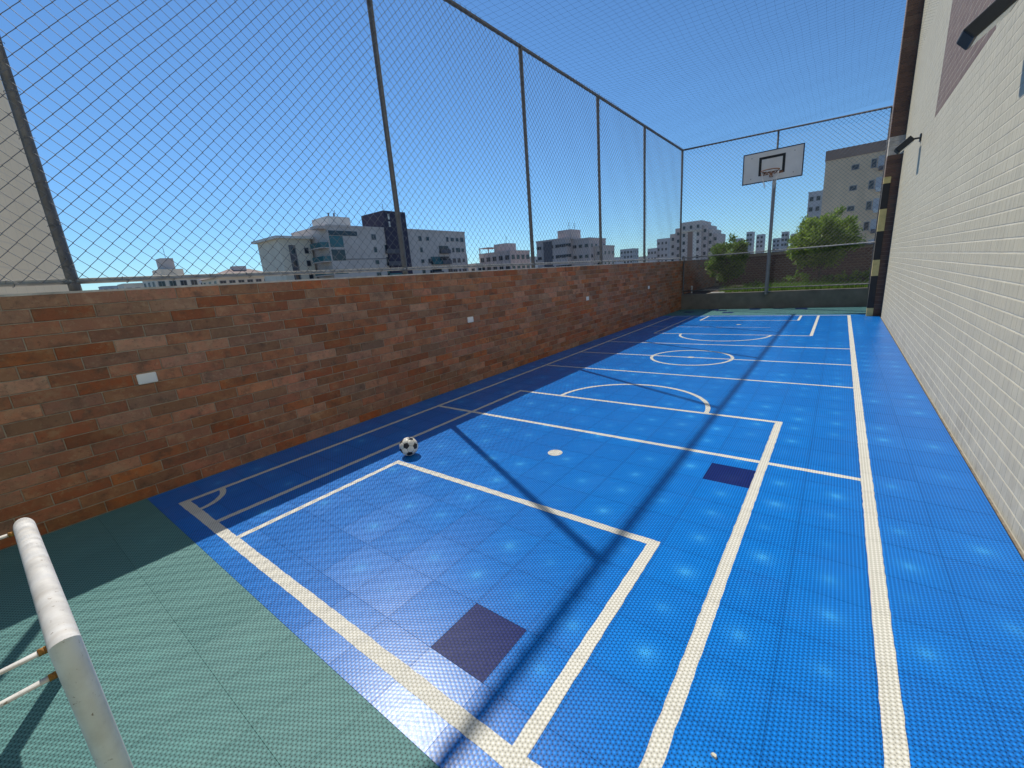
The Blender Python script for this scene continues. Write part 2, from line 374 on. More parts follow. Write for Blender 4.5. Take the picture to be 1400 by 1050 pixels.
for n, (s_, y0, z0, L, dx) in enumerate(bricks):
    me = brick_mesh(L, BH, M['brick'])
    if n < 300:
        o = obj('brick', me, None, bw); o.location = (dx, y0, z0)
    else:
        rm.add([(v.co.x+dx, v.co.y+y0, v.co.z+z0) for v in me.vertices], [tuple(p.vertices) for p in me.polygons])
stuff(rm.build('bricks', M['brick'], bw))
# white blank socket covers screwed to the wall
M['white_plastic'] = simple('white_plastic', (.78,.77,.74), .4, var=.04)
pl = bevel_box_mesh('socket_cover', (0,-.066,-.043), (.010,.066,.043), .009, 3)
for p_ in pl.polygons: p_.use_smooth = True
pl.materials.append(M['white_plastic'])
for k, (yy, d_) in enumerate(((.865, 'closest to the white pipe goal'), (4.90, 'level with the front of the penalty box'), (8.89, 'just past the halfway line'), (12.90, 'closest to the far fence corner'))):
    o = empty('wall_socket_cover', (BWX-.002, yy, 1.013)); tag(o, 'white blank socket cover on the brick wall, ' + d_, 'socket cover', 'socket covers along the brick wall')
    obj('plate', pl, None, o)
    for q in (-.045, .045): MB().tube([(.009, q, 0), (.0112, q, 0)], .0035, 8).build('screw', M['white_plastic'], o)
# ================================================================== CHAIN-LINK FENCES
def chainlink(name, u0, u1, z0, z1, place, parent, d=.111, r=.0026):
    """woven zigzag wires; place(u, depth, z) -> point"""
    m = MB(); nw = int((u1-u0)/(d/2)); ns = int((z1-z0)/(d/2)); rj = random.Random(5)
    hz = (z1-z0)/ns; hu = (u1-u0)/nw; e = .0026
    for k in range(nw):
        pts = []
        for s in range(ns+1):
            side = (s + k) % 2
            u = u0 + hu*(k + (1.03 if side else -.03)); dep = e if side else -e
            sag = .006*math.sin(k*.13+s*.21) + rj.uniform(-.0015, .0015)
            pts.append(place(u + sag*.5, dep + .022*math.sin(k*.083+u0)*math.sin(s*.075)+.006*math.sin(k*.31+s*.17), z0 + hz*s + sag))
        base = len(m.v); n = 4
        for i, p in enumerate(pts):
            p = Vector(p)
            a = Vector(pts[min(i+1, ns)]) - Vector(pts[max(i-1, 0)]); ux = Vector(place(1,0,0))-Vector(place(0,0,0)); dx = Vector(place(0,1,0))-Vector(place(0,0,0))
            for q in (ux, dx, -ux, -dx): m.v.append(tuple(p + q*r*(1.25 if q in (ux, -ux) else 1)))
        for i in range(ns):
            for q in range(4):
                q2 = (q+1) % 4
                m.f.append((base+i*4+q, base+i*4+q2, base+(i+1)*4+q2, base+(i+1)*4+q))
    return stuff(m.build(name, M['wire'], parent))
FX = BWX - .085; FTOP = 5.385
PY_ = [-2.35, .62, 3.81, 6.88, 9.83, 12.76, 16.36]
cf = empty('chain_link_fence', (FX, 0, WTOP)); tag(cf, 'tall grey chain link fence with pipe posts standing on the brick wall', 'fence')
for i, yy in enumerate(PY_):
    pp = MB().tube([(0, yy, 0), (0, yy, FTOP-WTOP+.01)], .037, 14).build('post', M['galv'], cf, True)
    MB().tube([(0, yy, .0), (0, yy, .012)], .062, 14).build('base_plate', M['galv'], pp)
    mt = MB()                                              # tie wires that hold the mesh to the post
    for k in range(12): 
        z_ = .2 + k*.29; mt.tube([(.0+.041*math.cos(a), yy+.041*math.sin(a), z_+.012*math.sin(a*.5)) for a in [q*.6-1.9 for q in range(7)]], .0022, 4)
    stuff(mt.build('tie_wire', M['wire'], pp))
MB().tube([(0, PY_[0], FTOP-WTOP), (0, 16.36, FTOP-WTOP)], .034, 12).build('top_rail', M['galv'], cf, True)
MB().tube([(.015, PY_[0], .085), (.015, 16.36, .085)], .023, 12).build('bottom_rail', M['rail'], cf, True)
mt = MB()
for k in range(110):
    y_ = -2.2+k*.168; z_ = FTOP-WTOP
    mt.tube([(.034*math.cos(a), y_+.02*q, z_+.034*math.sin(a)) for q, a in enumerate([e*.9 for e in range(8)])], .0022, 4)
for k in range(60):
    y_ = -2.2+k*.31
    mt.tube([(.015+.027*math.cos(a), y_+.006*q, .085+.027*math.sin(a)) for q, a in enumerate([e*.9 for e in range(8)])], .0026, 4)
stuff(mt.build('tie_wire', M['wire'], cf))
for i in range(len(PY_)-1):
    chainlink('mesh_panel', PY_[i], PY_[i+1], .075, FTOP-WTOP+.02, lambda u, dd, z: (.042+dd, u, z), cf)
# kerb and far fence
KY = 16.31; KH = .535
struct(MB().box((BWX+.002,KY,-.03),(.905,KY+.20,KH)).build('kerb', M['concrete']), 'plain grey concrete upstand under the far fence')
FY = KY + .07; ff = empty('chain_link_fence', (0, FY, KH)); tag(ff, 'chain link fence behind the basketball hoop, closing the far end of the court', 'fence')
for x_, r_, zz_ in ((-4.53, .026, 1.86), (-1.86, .028, FTOP-.06), (.72, .028, FTOP-.15)):
    MB().tube([(x_, 0, 0), (x_, 0, zz_-KH)], r_, 12).build('post', M['galv'], ff, True)
zt = FTOP-KH
MB().tube([(-4.66, 0, zt+.0), (.72, 0, zt-.13)], .028, 10).build('top_rail', M['galv'], ff, True)
MB().tube([(-4.53, -.01, 1.835-KH), (.72, -.01, 1.815-KH)], .021, 10).build('middle_rail', M['rail'], ff, True)
MB().tube([(-4.53, -.01, .12), (.72, -.01, .12)], .021, 10).build('bottom_rail', M['galv'], ff, True)
chainlink('mesh_panel', -4.60, -1.86, .1, zt-.03, lambda u, dd, z: (u, -.045+dd, z), ff, r=.0031)
chainlink('mesh_panel', -1.86, .72, .1, zt-.12, lambda u, dd, z: (u, -.045+dd, z), ff, r=.0031)
# overhead net
nm = MB(); ps = .12
def netz(x, y): return FTOP+.03 - .10*math.sin(math.pi*(x-FX)/(WX-FX))*(.75+.25*math.cos(y*2.05)) + .012*math.sin(y*5+x*3)
def twine(pts):
    base = len(nm.v); r = .0011
    for p in pts:
        for k in range(3): nm.v.append((p[0]+r*math.cos(2.094*k)*(.7), p[1]+r*math.cos(2.094*k)*.7, p[2]+r*math.sin(2.094*k)))
    for i in range(len(pts)-1):
        for k in range(3):
            k2 = (k+1) % 3; nm.f.append((base+i*3+k, base+i*3+k2, base+(i+1)*3+k2, base+(i+1)*3+k))
y_ = -2.3
while y_ < 16.35:
    twine([(FX+(WX-.01-FX)*k/18, y_+.012*math.sin(k*.9+y_*3), netz(FX+(WX-.01-FX)*k/18, y_)) for k in range(19)]); y_ += ps
x_ = FX+.03
while x_ < WX-.02:
    twine([(x_+.012*math.sin(k*.8+x_*5), -2.3+18.65*k/60, netz(x_, -2.3+18.65*k/60)) for k in range(61)]); x_ += ps
on = nm.build('overhead_net', M['twine']); tag(on, 'thin square mesh safety net stretched flat over the court', 'net')
# ================================================================== TILED BUILDING ON THE RIGHT
tb = empty('tiled_building', (WX, 0, 0)); tag(tb, 'tall building wall faced with small cream square tiles along the court', 'building')
BYE = 13.86; BTOP = 12.0
ch(MB().box((WX-.0012,-6,-.03),(WX+11,BYE,BTOP)).build('wall', M['grout']), tb)
def wtile_mesh(mat, key):
    s = WT; b = .005; y0, y1, z0, z1 = .0002, s-.0002, .0034, s-.0034
    vs = [(.004,y0,z0),(.004,y1,z0),(.004,y1,z1),(.004,y0,z1),(-.0018,y0,z0),(-.0018,y1,z0),(-.0018,y1,z1),(-.0018,y0,z1),
          (-.0034,y0+.0016,z0+b),(-.0034,y1-.0016,z0+b),(-.0034,y1-.0016,z1-b),(-.0034,y0+.0016,z1-b)]
    fs = [(11,10,9,8)]+[(8+i,8+(i+1)%4,4+(i+1)%4,4+i) for i in range(4)]+[(4+i,4+(i+1)%4,(i+1)%4,i) for i in range(4)]
    me = MB().add(vs, fs).mesh(key); me.materials.append(mat); return me
wm = {'wtile': wtile_mesh(M['wtile'], 'wall_tile'), 'btile': wtile_mesh(M['btile'], 'brown_wall_tile')}
wt = []; rw = random.Random(9)
for j in range(int(-2.0/WT), int(BYE/WT)):
    for k in range(0, int(7.4/WT)):
        y0, z0 = j*WT, k*WT
        kind = 'btile' if (z0 > 3.36 and 6.05 < y0 < 9.28) else 'wtile'
        q = proj((WX, y0+WT/2, z0+WT/2)); s_ = -1
        if q and -20 < q[0] < 1410 and -20 < q[1] < 1070: s_ = 1/q[2]**3
        wt.append((s_, y0, z0, kind, rw.uniform(-.0003, .0003)))
wt.sort(key=lambda a: -a[0])
rest = {'wtile': MB(), 'btile': MB()}
for n, (s_, y0, z0, kind, dx) in enumerate(wt):
    if n < 300:
        o = obj('wall_tile', wm[kind], None, tb); o.location = (dx, y0, z0)
    elif s_ > 0 or z0 < 3:
        me = wm[kind]; rest[kind].add([(v.co.x+dx, v.co.y+y0, v.co.z+z0) for v in me.vertices], [tuple(p.vertices) for p in me.polygons])
stuff(rest['wtile'].build('wall_tiles', M['wtile'], tb)); o = stuff(rest['btile'].build('brown_wall_tiles', M['btile'], tb)); o['label'] = 'rectangle of brown tiles high on the wall'
# corner pillar with guard
M['pillar'] = None
t = NT('pillar_brick'); p = t.pos(); x, y, z = t.sep(p)
zz = t.math('DIVIDE', z, .0967); jr = t.math('FRACT', zz); w = t.white(t.comb(t.math('FLOOR', zz), t.math('FLOOR', t.math('ADD', t.math('MULTIPLY', x, 3), t.math('MULTIPLY', t.math('FLOOR', zz), .37)))))
c = t.ramp(w['Value'], [(0, (.14,.07,.048)), (.4, (.095,.05,.037)), (.7, (.165,.088,.058)), (1, (.125,.08,.058))])
c = t.mix(t.math('MULTIPLY', t.noise(p, 18, 4), .5), c, (.13,.08,.06)); t.color(c); t.set(Roughness=.7); M['pillar'] = t.m
pil = empty('corner_pillar', (.635, BYE+.02, 0)); tag(pil, 'brown brick pillar at the end of the tiled wall with striped corner guard', 'pillar')
PXa, PXb = .635, .905
ch(MB().box((PXa+.004,BYE+.014,-.03),(PXb+.25,BYE+.56,9)).build('core', M['mortar']), pil)
bmesh_p = {}
for k in range(int(9/.0967)):                              # brick slips, course by course on both shown faces
    z0 = k*.0967; band = 3.62 < z0 < 3.98
    mat = M['coping'] if band else M['pillar']
    o = MB().box((PXa, BYE+.006, z0+.003), (PXb-.002, BYE+.30, z0+.0937)).build('brick', mat, None); ch(o, pil)
# guard stripes
M['yellow'] = simple('guard_yellow', (.62,.50,.20), .6, var=.15, scale=9); M['black'] = simple('black_rubber', (.018,.018,.018), .6, var=.2)
zb = [0.0, .22, 1.02, 1.42, 2.02, 2.36, 2.98, 3.08]; zb = [0, .20, .98, 1.36, 2.02, 2.52, 3.08, 3.22]
for k in range(7):
    w_ = .012
    o = MB().box((PXa-w_, BYE-w_, zb[k]+(.001 if k else 0)), (PXa+.115, BYE+.004, zb[k+1]-.001))
    o.box((PXa-w_, BYE+.006, zb[k]+(.001 if k else 0)), (PXa-.001, BYE+.13, zb[k+1]-.001))
    ch(o.build('guard_stripe', M['yellow'] if k % 2 == 0 else M['black']), pil)
# floodlights
M['lamp_black'] = simple('lamp_black', (.02,.021,.022), .45, var=.2); M['lamp_glass'] = simple('lamp_glass', (.62,.66,.60), .18, var=.05)
def floodlight(loc, ln, label):
    e = empty('floodlight', loc); tag(e, label, 'floodlight', 'floodlights on the tiled wall')
    obj('wall_bracket', bevel_box_mesh('wall_bracket', (-.022,-.05,-.06), (-.002,.05,.06), .004), M['lamp_black'], e)
    MB().tube([(-.02, 0, 0), (-.10, 0, .0), (-.17, 0, -.02)], .016, 8).build('arm', M['lamp_black'], e, True)
    h = empty('lamp_head', (-.17, 0, -.03)); h.parent = e; h.rotation_euler = (0, R_(-38), 0)
    hd = obj('housing', bevel_box_mesh('housing', (-ln,-.13,-.05), (0.03,.13,.05), .012), M['lamp_black'], e)
    hd.location = (-.14, 0, -.01); hd.rotation_euler = (0, R_(-42), 0)
    bpy.data.objects.remove(h)
    gl = obj('lens', bevel_box_mesh('lens', (-ln+.02,-.11,-.0535), (.0,.11,-.051), .001, 1), M['lamp_glass'], hd)
floodlight((WX-.003, 4.98, 3.22), .25, 'black floodlight on a wall arm below the brown tile rectangle')
floodlight((WX-.003, 10.7, 3.40), .22, 'black floodlight on a wall arm close to the striped pillar')
# ================================================================== BASKETBALL HOOP
M['board'] = simple('backboard_white', (.78,.75,.70), .6, var=.06, scale=3); M['navyframe'] = simple('board_frame', (.035,.045,.075), .5, var=.1)
M['rust'] = simple('rusty_rim', (.26,.12,.065), .8, var=.4, scale=30); M['pole'] = simple('pole_grey', (.26,.27,.285), .5, .5, var=.15)
hp = empty('basketball_hoop', (-1.86, FY-.06, KH)); tag(hp, 'white basketball backboard with dark frame on a grey pole at the far fence', 'basketball hoop')
HX = -1.86
MB().tube([(0, -.10, -.08), (0, -.10, 3.95)], .058, 16).build('pole', M['pole'], hp, True)
obj('base_plate', bevel_box_mesh('base_plate', (-.11,-.17,-.002), (.11,-.0,.012), .003), M['pole'], hp)
bx0, bx1, bz0, bz1 = -2.69-HX+0.0, -1.13-HX, 3.86-KH, 4.72-KH; by = -.42
bb = obj('backboard', bevel_box_mesh('backboard', (bx0,by,bz0), (bx1,by+.025,bz1), .003), M['board'], hp)
fr = MB(); tk = .022
for a, b in (((bx0-.004,by-.006,bz0-.004),(bx1+.004,by+.03,bz0+tk)),((bx0-.004,by-.006,bz1-tk),(bx1+.004,by+.03,bz1+.004)),((bx0-.005,by-.007,bz0+tk),(bx0+tk,by+.031,bz1-tk)),((bx1-tk,by-.007,bz0+tk),(bx1+.005,by+.031,bz1-tk))): fr.box(a, b)
fr.build('frame', M['navyframe'], bb)
sq = MB(); sx0, sx1, sz0, sz1, w_ = -2.26-HX, -1.58-HX, 4.045-KH, 4.565-KH, .07
for a, b in (((sx0,by-.004,sz0),(sx1,by-.0005,sz0+w_)),((sx0,by-.004,sz1-w_),(sx1,by-.0005,sz1)),((sx0,by-.0045,sz0+w_),(sx0+w_,by-.0005,sz1-w_)),((sx1-w_,by-.0045,sz0+w_),(sx1,by-.0005,sz1-w_))): sq.box(a, b)
sq.build('target_square', M['black'], bb)
for dx in (-.55, .55):
    for dz in (.14, .72):
        MB().tube([(dx-.05, by-.009, bz0+dz), (dx-.05, by-.0005, bz0+dz)], .012, 8).build('bolt', M['galv'], bb)
rc = (-.05, by-.34, 4.10-KH); rr = .235
rim = MB().tube([(rc[0]+rr*math.cos(6.2832*k/40), rc[1]+rr*math.sin(6.2832*k/40), rc[2]) for k in range(41)], .016, 8, False).build('rim', M['rust'], hp, True)
MB().box((rc[0]-.30,by-.012,rc[2]-.06),(rc[0]+.30,by-.006,rc[2]-.005)).box((rc[0]-.045,by-.11,rc[2]-.14),(rc[0]+.045,by-.0065,rc[2]-.012)).build('bracket', M['rust'], rim)
bk = MB()
for dx in (-.4, .3): bk.tube([(dx, by+.03, bz0+.25), (0, -.12, bz0+.12)], .014, 6)
bk.tube([(0,-.10,3.9),(0,by+.03,3.9)], .03, 8)
bk.build('brace', M['pole'], hp)
M['netwhite'] = simple('net_white', (.70,.70,.68), .8, var=.1)
ns = MB(); rn = random.Random(2)
for k in range(12):
    if k in (3, 8): continue
    a = 6.2832*k/12; pts = []; L = rn.uniform(.25, .5)
    for s in range(7):
        f_ = s/6; rad = rr*(1-.45*f_); aa = a+(.26 if s % 2 else -.05)
        pts.append((rc[0]+rad*math.cos(aa), rc[1]+rad*math.sin(aa), rc[2]-.01-L*f_))
    ns.tube(pts, .0045, 4)
    pts = [(rc[0]+rr*(1-.45*s/6)*math.cos(a-(.26 if s % 2 else -.05)), rc[1]+rr*(1-.45*s/6)*math.sin(a-(.26 if s % 2 else -.05)), rc[2]-.01-L*s/6) for s in range(7)]
    ns.tube(pts, .0045, 4)
ns.build('net', M['netwhite'], rim)
# ================================================================== PIPE GOAL
t = NT('goal_white'); p = t.pos()
c = t.ramp(t.noise(p, 9, 5, .6), [(.3, (.58,.55,.50)), (.6, (.74,.72,.68))])
mp = t.node('ShaderNodeMapping'); t.link(p, mp.inputs[0]); mp.inputs['Scale'].default_value = (22, 3, 3); c = t.mix(t.math('MULTIPLY', t.ramp(t.noise(mp.outputs[0], 1, 3), [(.5, 0.0), (.7, 1.0)]), .35), c, (.50,.43,.33))
c = t.mix(t.ramp(t.noise(p, 45, 5, .75), [(.63, 0.0), (.68, .9)]), c, (.20,.13,.08)); t.color(c); t.set(Roughness=.6, Specular_IOR_Level=.35); t.bump(t.noise(p, 70, 3), .25, .002); M['goalw'] = t.m
M['weld'] = simple('weld_rust', (.36,.17,.04), .85, var=.5, scale=60, bump=.5)
GH = .69; gx0, gx1 = -2.79, -1.655; gr = .0335
gl = empty('pipe_goal', (gx0, -.03, 0)); tag(gl, 'small white painted steel pipe goal with rusty welds on the green tiles', 'goal')
W = gx1-gx0
def mitred(name, f, n=32):
    m = MB(); A, B = zip(*[f(gr*math.cos(6.28318*k/n), gr*math.sin(6.28318*k/n)) for k in range(n)])
    m.add(list(A)+list(B), [(k, (k+1)%n, n+(k+1)%n, n+k) for k in range(n)]); o = m.build(name, M['goalw'], gl, True); return o
mitred('crossbar', lambda a, b: ((-b, a, GH+b), (W+b, a, GH+b)))
mitred('post', lambda a, b: ((b, a, 0), (b, a, GH-b))); mitred('post', lambda a, b: ((W+b, a, 0), (W+b, a, GH+b)))
def gbar(name, pts, r=.0085): MB().tube(pts, r, 12).build(name, M['goalw'], gl, True)
for px_ in (.0, W-.045):
    gbar('side_bar', [(px_, -gr*.8, GH-.012), (px_, -.42, GH-.012), (px_, -.46, GH-.03), (px_, -.78, .03)])
    if px_ > .5: gbar('side_bar', [(px_, -gr*.8, GH-.10), (px_, -.44, GH-.10)])
    for z_ in ((GH-.012, GH-.10) if px_ > .5 else (GH-.012,)):
        wm_ = MB(); rnw = random.Random(int(px_*10)+int(z_*100))
        for a in range(2): wm_.tube([(px_, -gr*.7-.004, z_), (px_, -gr*.7-.016-.012*a, z_), (px_, -gr*.7-.028, z_)], [.0145-.003*a, .0112, .0089], 10)
        wm_.build('weld', M['weld'], gl, True)
gbar('rear_bar', [(0, -.78, .02), (W, -.78, .02)])
# ================================================================== SOCCER BALL
M['ball_w'] = simple('ball_white', (.72,.68,.58), .45, var=.12, scale=20); M['ball_b'] = simple('ball_black', (.015,.014,.015), .45, var=.2)
BR = .090
phi = (1+5**.5)/2
iv = [Vector(v).normalized() for v in [(0,1,phi),(0,-1,phi),(0,1,-phi),(0,-1,-phi),(1,phi,0),(-1,phi,0),(1,-phi,0),(-1,-phi,0),(phi,0,1),(-phi,0,1),(phi,0,-1),(-phi,0,-1)]]
nb = [[j for j in range(12) if j != i and iv[i].dot(iv[j]) > .4] for i in range(12)]
tri = [(i,j,k) for i in range(12) for j in nb[i] if j > i for k in nb[j] if k > j and k in nb[i]]
tgt = [Vector((-.31,.03,.95)).normalized(), Vector((.74,.05,.67)).normalized(), Vector((.11,-.80,.59)).normalized()]
BP = Vector((-3.185, 2.365, BR+.001))
vz = (Vector((0,0,CAMZ))-BP).normalized(); ux = (CR.to_3x3() @ Vector((1,0,0))); ux = (ux - vz*ux.dot(vz)).normalized(); uy = vz.cross(ux)
tw = [ux*q.x+uy*q.y+vz*q.z for q in tgt]
def kab(src):
    A = np.array([list(v) for v in src]); B = np.array([list(v) for v in tw]); U, S, Vt = np.linalg.svd(A.T @ B); D = np.diag([1,1,np.sign(np.linalg.det(Vt.T @ U.T))]); Rm = Vt.T @ D @ U.T
    return Rm, np.abs(A @ Rm.T - B).sum()
best = min((kab((iv[a], iv[b], iv[c])) for (i,j,k) in tri for (a,b,c) in ((i,j,k),(i,k,j),(j,i,k),(j,k,i),(k,i,j),(k,j,i))), key=lambda q: q[1])
iv = [Matrix(best[0].tolist()) @ v for v in iv]
ball = empty('soccer_ball', BP - Vector((0,0,BR))); tag(ball, 'black and white soccer ball lying at the corner of the goal area', 'ball')
def panel(corners, mat, name):
    c = sum(corners, Vector()).normalized(); n = len(corners); K = 4; m = MB()
    cs = [(p.lerp(c, .035)) for p in corners]
    ax = c.orthogonal().normalized(); ay = c.cross(ax); cs.sort(key=lambda q: math.atan2(q.dot(ay), q.dot(ax)))
    rings = []
    for k in range(K+1):
        f_ = k/K; ring = []
        for e in range(n):
            for s in range(3): ring.append((c*cs[0].length).lerp(cs[e].lerp(cs[(e+1)%n], s/3), f_))
        rings.append(ring)
    vs = []
    for k, rg in enumerate(rings):
        rad = BR*(1.0 if k < K else .975)
        for q in rg: vs.append(tuple(q.normalized()*rad + Vector((0,0,BR))))
    N = n*3; fs = []
    for k in range(K):
        for e in range(N): fs.append((k*N+e, k*N+(e+1)%N, (k+1)*N+(e+1)%N, (k+1)*N+e)[::-1])
    m.add(vs, fs).build(name, mat, ball, True)
for i in range(12): panel([iv[i].lerp(iv[j], 1/3) for j in nb[i]], M['ball_b'], 'black_panel')
for (i,j,k) in tri: panel([iv[a].lerp(iv[b], q) for a, b in ((i,j),(j,k),(k,i)) for q in (1/3, 2/3)], M['ball_w'], 'white_panel')
MB().tube([(0,0,BR+BR*.97*math.cos(math.pi*k/10)) for k in range(11)], [max(1e-4, BR*.965*math.sin(math.pi*k/10)) for k in range(11)], 16).build('bladder', M['ball_b'], ball, True)
# small cream chip on the tiles
ck = MB(); rk = random.Random(1)
ring = [(.017*math.cos(1.047*k)*rk.uniform(.7,1.2), .014*math.sin(1.047*k)*rk.uniform(.7,1.2)) for k in range(6)]
ck.add([(a,b,0) for a,b in ring]+[(a*.8,b*.8,.012) for a,b in ring], [tuple(range(6))[::-1], tuple(range(6,12))]+[(k,(k+1)%6,6+(k+1)%6,6+k) for k in range(6)])
o = ck.build('pebble', simple('pebble', (.66,.60,.45), .8)); o.scale = (.7, .7, .6); o.location = (-.19, 1.18, .0005); tag(o, 'small cream stone chip lying on the blue tiles', 'pebble')
# ================================================================== GARDEN
GS = .54
struct(MB().box((BWX+.003,KY+.2,-.03),(9,21.7,GS)).build('garden_soil', simple('soil', (.085,.06,.04), .95, var=.4, scale=5, bump=.6)), 'raised planting bed behind the far fence')
gw = empty('garden_wall', (-1, 21.7, GS)); tag(gw, 'dark brown brick wall at the back of the planting bed', 'wall')
ch(MB().box((BWX,21.705,-.03),(9,21.9,1.80)).build('core', M['mortar']), gw)
ch(MB().box((BWX,21.67,1.80),(9,21.92,1.84)).build('coping', M['concrete']), gw)
gm = MB(); rg_ = random.Random(8)
for r in range(14):
    off = row_off(r+5)
    for c in range(-14, 28):
        x0 = (c+off)*BL; z0 = .46+r*BH
        if x0 < BWX or x0 > 8.6 or z0+BH > 1.805: continue
        gm.box((x0+.004,21.69+rg_.uniform(0,.004),z0+.004),(x0+BL-.004,21.706,z0+BH-.004))
stuff(ch(gm.build('bricks', M['pillar']), gw))
# plants
def leaf_mat(name, a, b, tr=.4):
    t = NT(name); oi = t.node('ShaderNodeNewGeometry').outputs['Random Per Island']
    t.color(t.ramp(oi, [(0, a), (1, b)])); t.set(Roughness=.45, Specular_IOR_Level=.45, Transmission_Weight=0.0)
    tn = t.node('ShaderNodeBsdfTranslucent'); t.link(t.ramp(oi, [(0, tuple(q*1.4 for q in a)), (1, tuple(min(1,q*1.5) for q in b))]), tn.inputs[0])
    mx = t.node('ShaderNodeMixShader'); mx.inputs[0].default_value = tr; t.link(t.b.outputs[0], mx.inputs[1]); t.link(tn.outputs[0], mx.inputs[2])
    t.link(mx.outputs[0], t.n['Material Output'].inputs[0]); return t.m
M['leaf'] = leaf_mat('leaf_light', (.075,.155,.018), (.30,.39,.06)); M['leaf2'] = leaf_mat('leaf_dark', (.045,.105,.016), (.21,.29,.05))
M['bark'] = simple('bark', (.13,.095,.065), .9, var=.3, scale=30, bump=.6)
def tree(name, base, top, centre, rad, nclump, per, mat, label, cat='tree', group=None, seed=1, ls=.085):
    rn = random.Random(seed); e = empty(name, base); tag(e, label, cat, group)
    B = Vector(base); C = Vector(centre)-B
    tr = MB(); tr.tube([(0,0,-.05), C*.3+Vector((.03,.02,0)), C*.65, C*.95], [.045,.038,.03,.02], 9)
    cl = []
    for k in range(nclump):
        while True:
            q = Vector((rn.uniform(-1,1), rn.uniform(-1,1), rn.uniform(-1,1)))
            if .25 < q.length < 1: break
        q = q * (.8+.35*rn.random()) * (q.length**-.35)
        cl.append(C + Vector((q.x*rad[0], q.y*rad[1], q.z*rad[2])))
    for q in cl[::2]:
        s_ = C*rn.uniform(.35,.9); tr.tube([s_, s_.lerp(q,.5)+Vector((0,0,.05)), q], [.016,.011,.005], 5)
    tr.build('trunk', M['bark'], e, True)
    m = MB()
    for q in cl:
        cr = rn.uniform(.13,.24)*max(rad)
        for s in range(per):
            v = Vector((rn.gauss(0,.5), rn.gauss(0,.5), rn.gauss(0,.5))); p = q + v*cr
            out = (p-C).normalized()*.6 + Vector((rn.uniform(-1,1), rn.uniform(-1,1), rn.uniform(-.4,.9)))
            d = out.normalized(); sd = d.cross(Vector((rn.uniform(-1,1),rn.uniform(-1,1),rn.uniform(-1,1))))
            if sd.length < .05: continue
            sd.normalize(); up = d.cross(sd); l = ls*rn.uniform(.6,1.3); w = l*.24
            m.add([p, p+d*l*.5+sd*w+up*.12*l, p+d*l, p+d*l*.5-sd*w+up*.12*l], [(0,1,2),(0,2,3)])
    m.build('crown', mat, e)
    return e
tree('garden_tree', (-3.42,18.2,GS), 2.5, (-3.42,18.2,1.68), (.60,.6,.76), 80, 90, M['leaf2'], 'small leafy tree beyond the fence, near the brick wall corner', group='small trees in the planting bed', seed=3, ls=.11)
tree('garden_tree', (-.58,18.3,GS), 2.9, (-.58,18.3,2.02), (.92,.8,.82), 130, 95, M['leaf'], 'broad bright green bushy tree beyond the fence by the striped pillar', group='small trees in the planting bed', seed=5, ls=.105)
rp = random.Random(12)
for k, (x_, y_, s_) in enumerate(((.25,17.5,.35),(-.15,17.7,.28),(.6,17.4,.33),(-2.45,17.6,.22),(-1.2,18.6,.3))):
    tree('shrub', (x_,y_,GS), 0, (x_,y_,GS+s_*.75), (s_*1.1,s_*.8,s_*.6), 10, 45, M['leaf2'] if k != 0 else M['leaf'], ['bright green low shrub under the bushy tree, beside the striped pillar','small dark shrub right at the foot of the bushy tree','dark low shrub touching the striped pillar side of the fence','tiny shrub in the grass left of the hoop pole','low shrub between the two garden trees'][k], 'shrub', 'low shrubs in the planting bed', 20+k, .09)
gm = MB(); rg = random.Random(4)
for k in range(9000):
    x_ = rg.uniform(-3.4,.8); y_ = rg.uniform(16.52,18.6); h_ = rg.uniform(.06,.22)*(1.8 if rg.random() < .06 else 1); a = rg.uniform(0,6.28); l_ = rg.uniform(0,.06)
    if x_ < -2.7 and rg.random() < .6: continue
    dx, dy = math.cos(a)*.009, math.sin(a)*.009
    gm.add([(x_-dx,y_-dy,GS),(x_+dx,y_+dy,GS),(x_+l_*math.sin(a*3),y_+l_*math.cos(a*2),GS+h_)], [(0,1,2)])
gr_ = gm.build('grass', leaf_mat('grass_blade', (.07,.16,.02), (.19,.30,.05), .3)); stuff(gr_); gr_['label'] = 'bright green grass in the planting bed'; gr_['category'] = 'grass'
st = obj('stone_slab', bevel_box_mesh('stone_slab', (-.22,-.06,0), (.22,.06,.035), .008), simple('pale_stone', (.72,.70,.64), .8)); st.location = (-3.38, KY+.13, KH); tag(st, 'pale flat slab added for the sunlit patch of kerb below the small tree', 'slab')  # added pale slab, stands in for sunlight on the kerb top
gp = empty('garden_lamp', (-4.38,16.95,GS)); tag(gp, 'short white capped post in the bed at the wall corner', 'garden post')  # small white post with a cap
MB().tube([(0,0,-.02),(0,0,.22)], .03, 10).build('post', M['white_plastic'], gp, True)
MB().tube([(0,0,.22),(0,0,.235),(0,0,.27)], [.045,.045,.02], 10).build('cap', M['white_plastic'], gp, True)
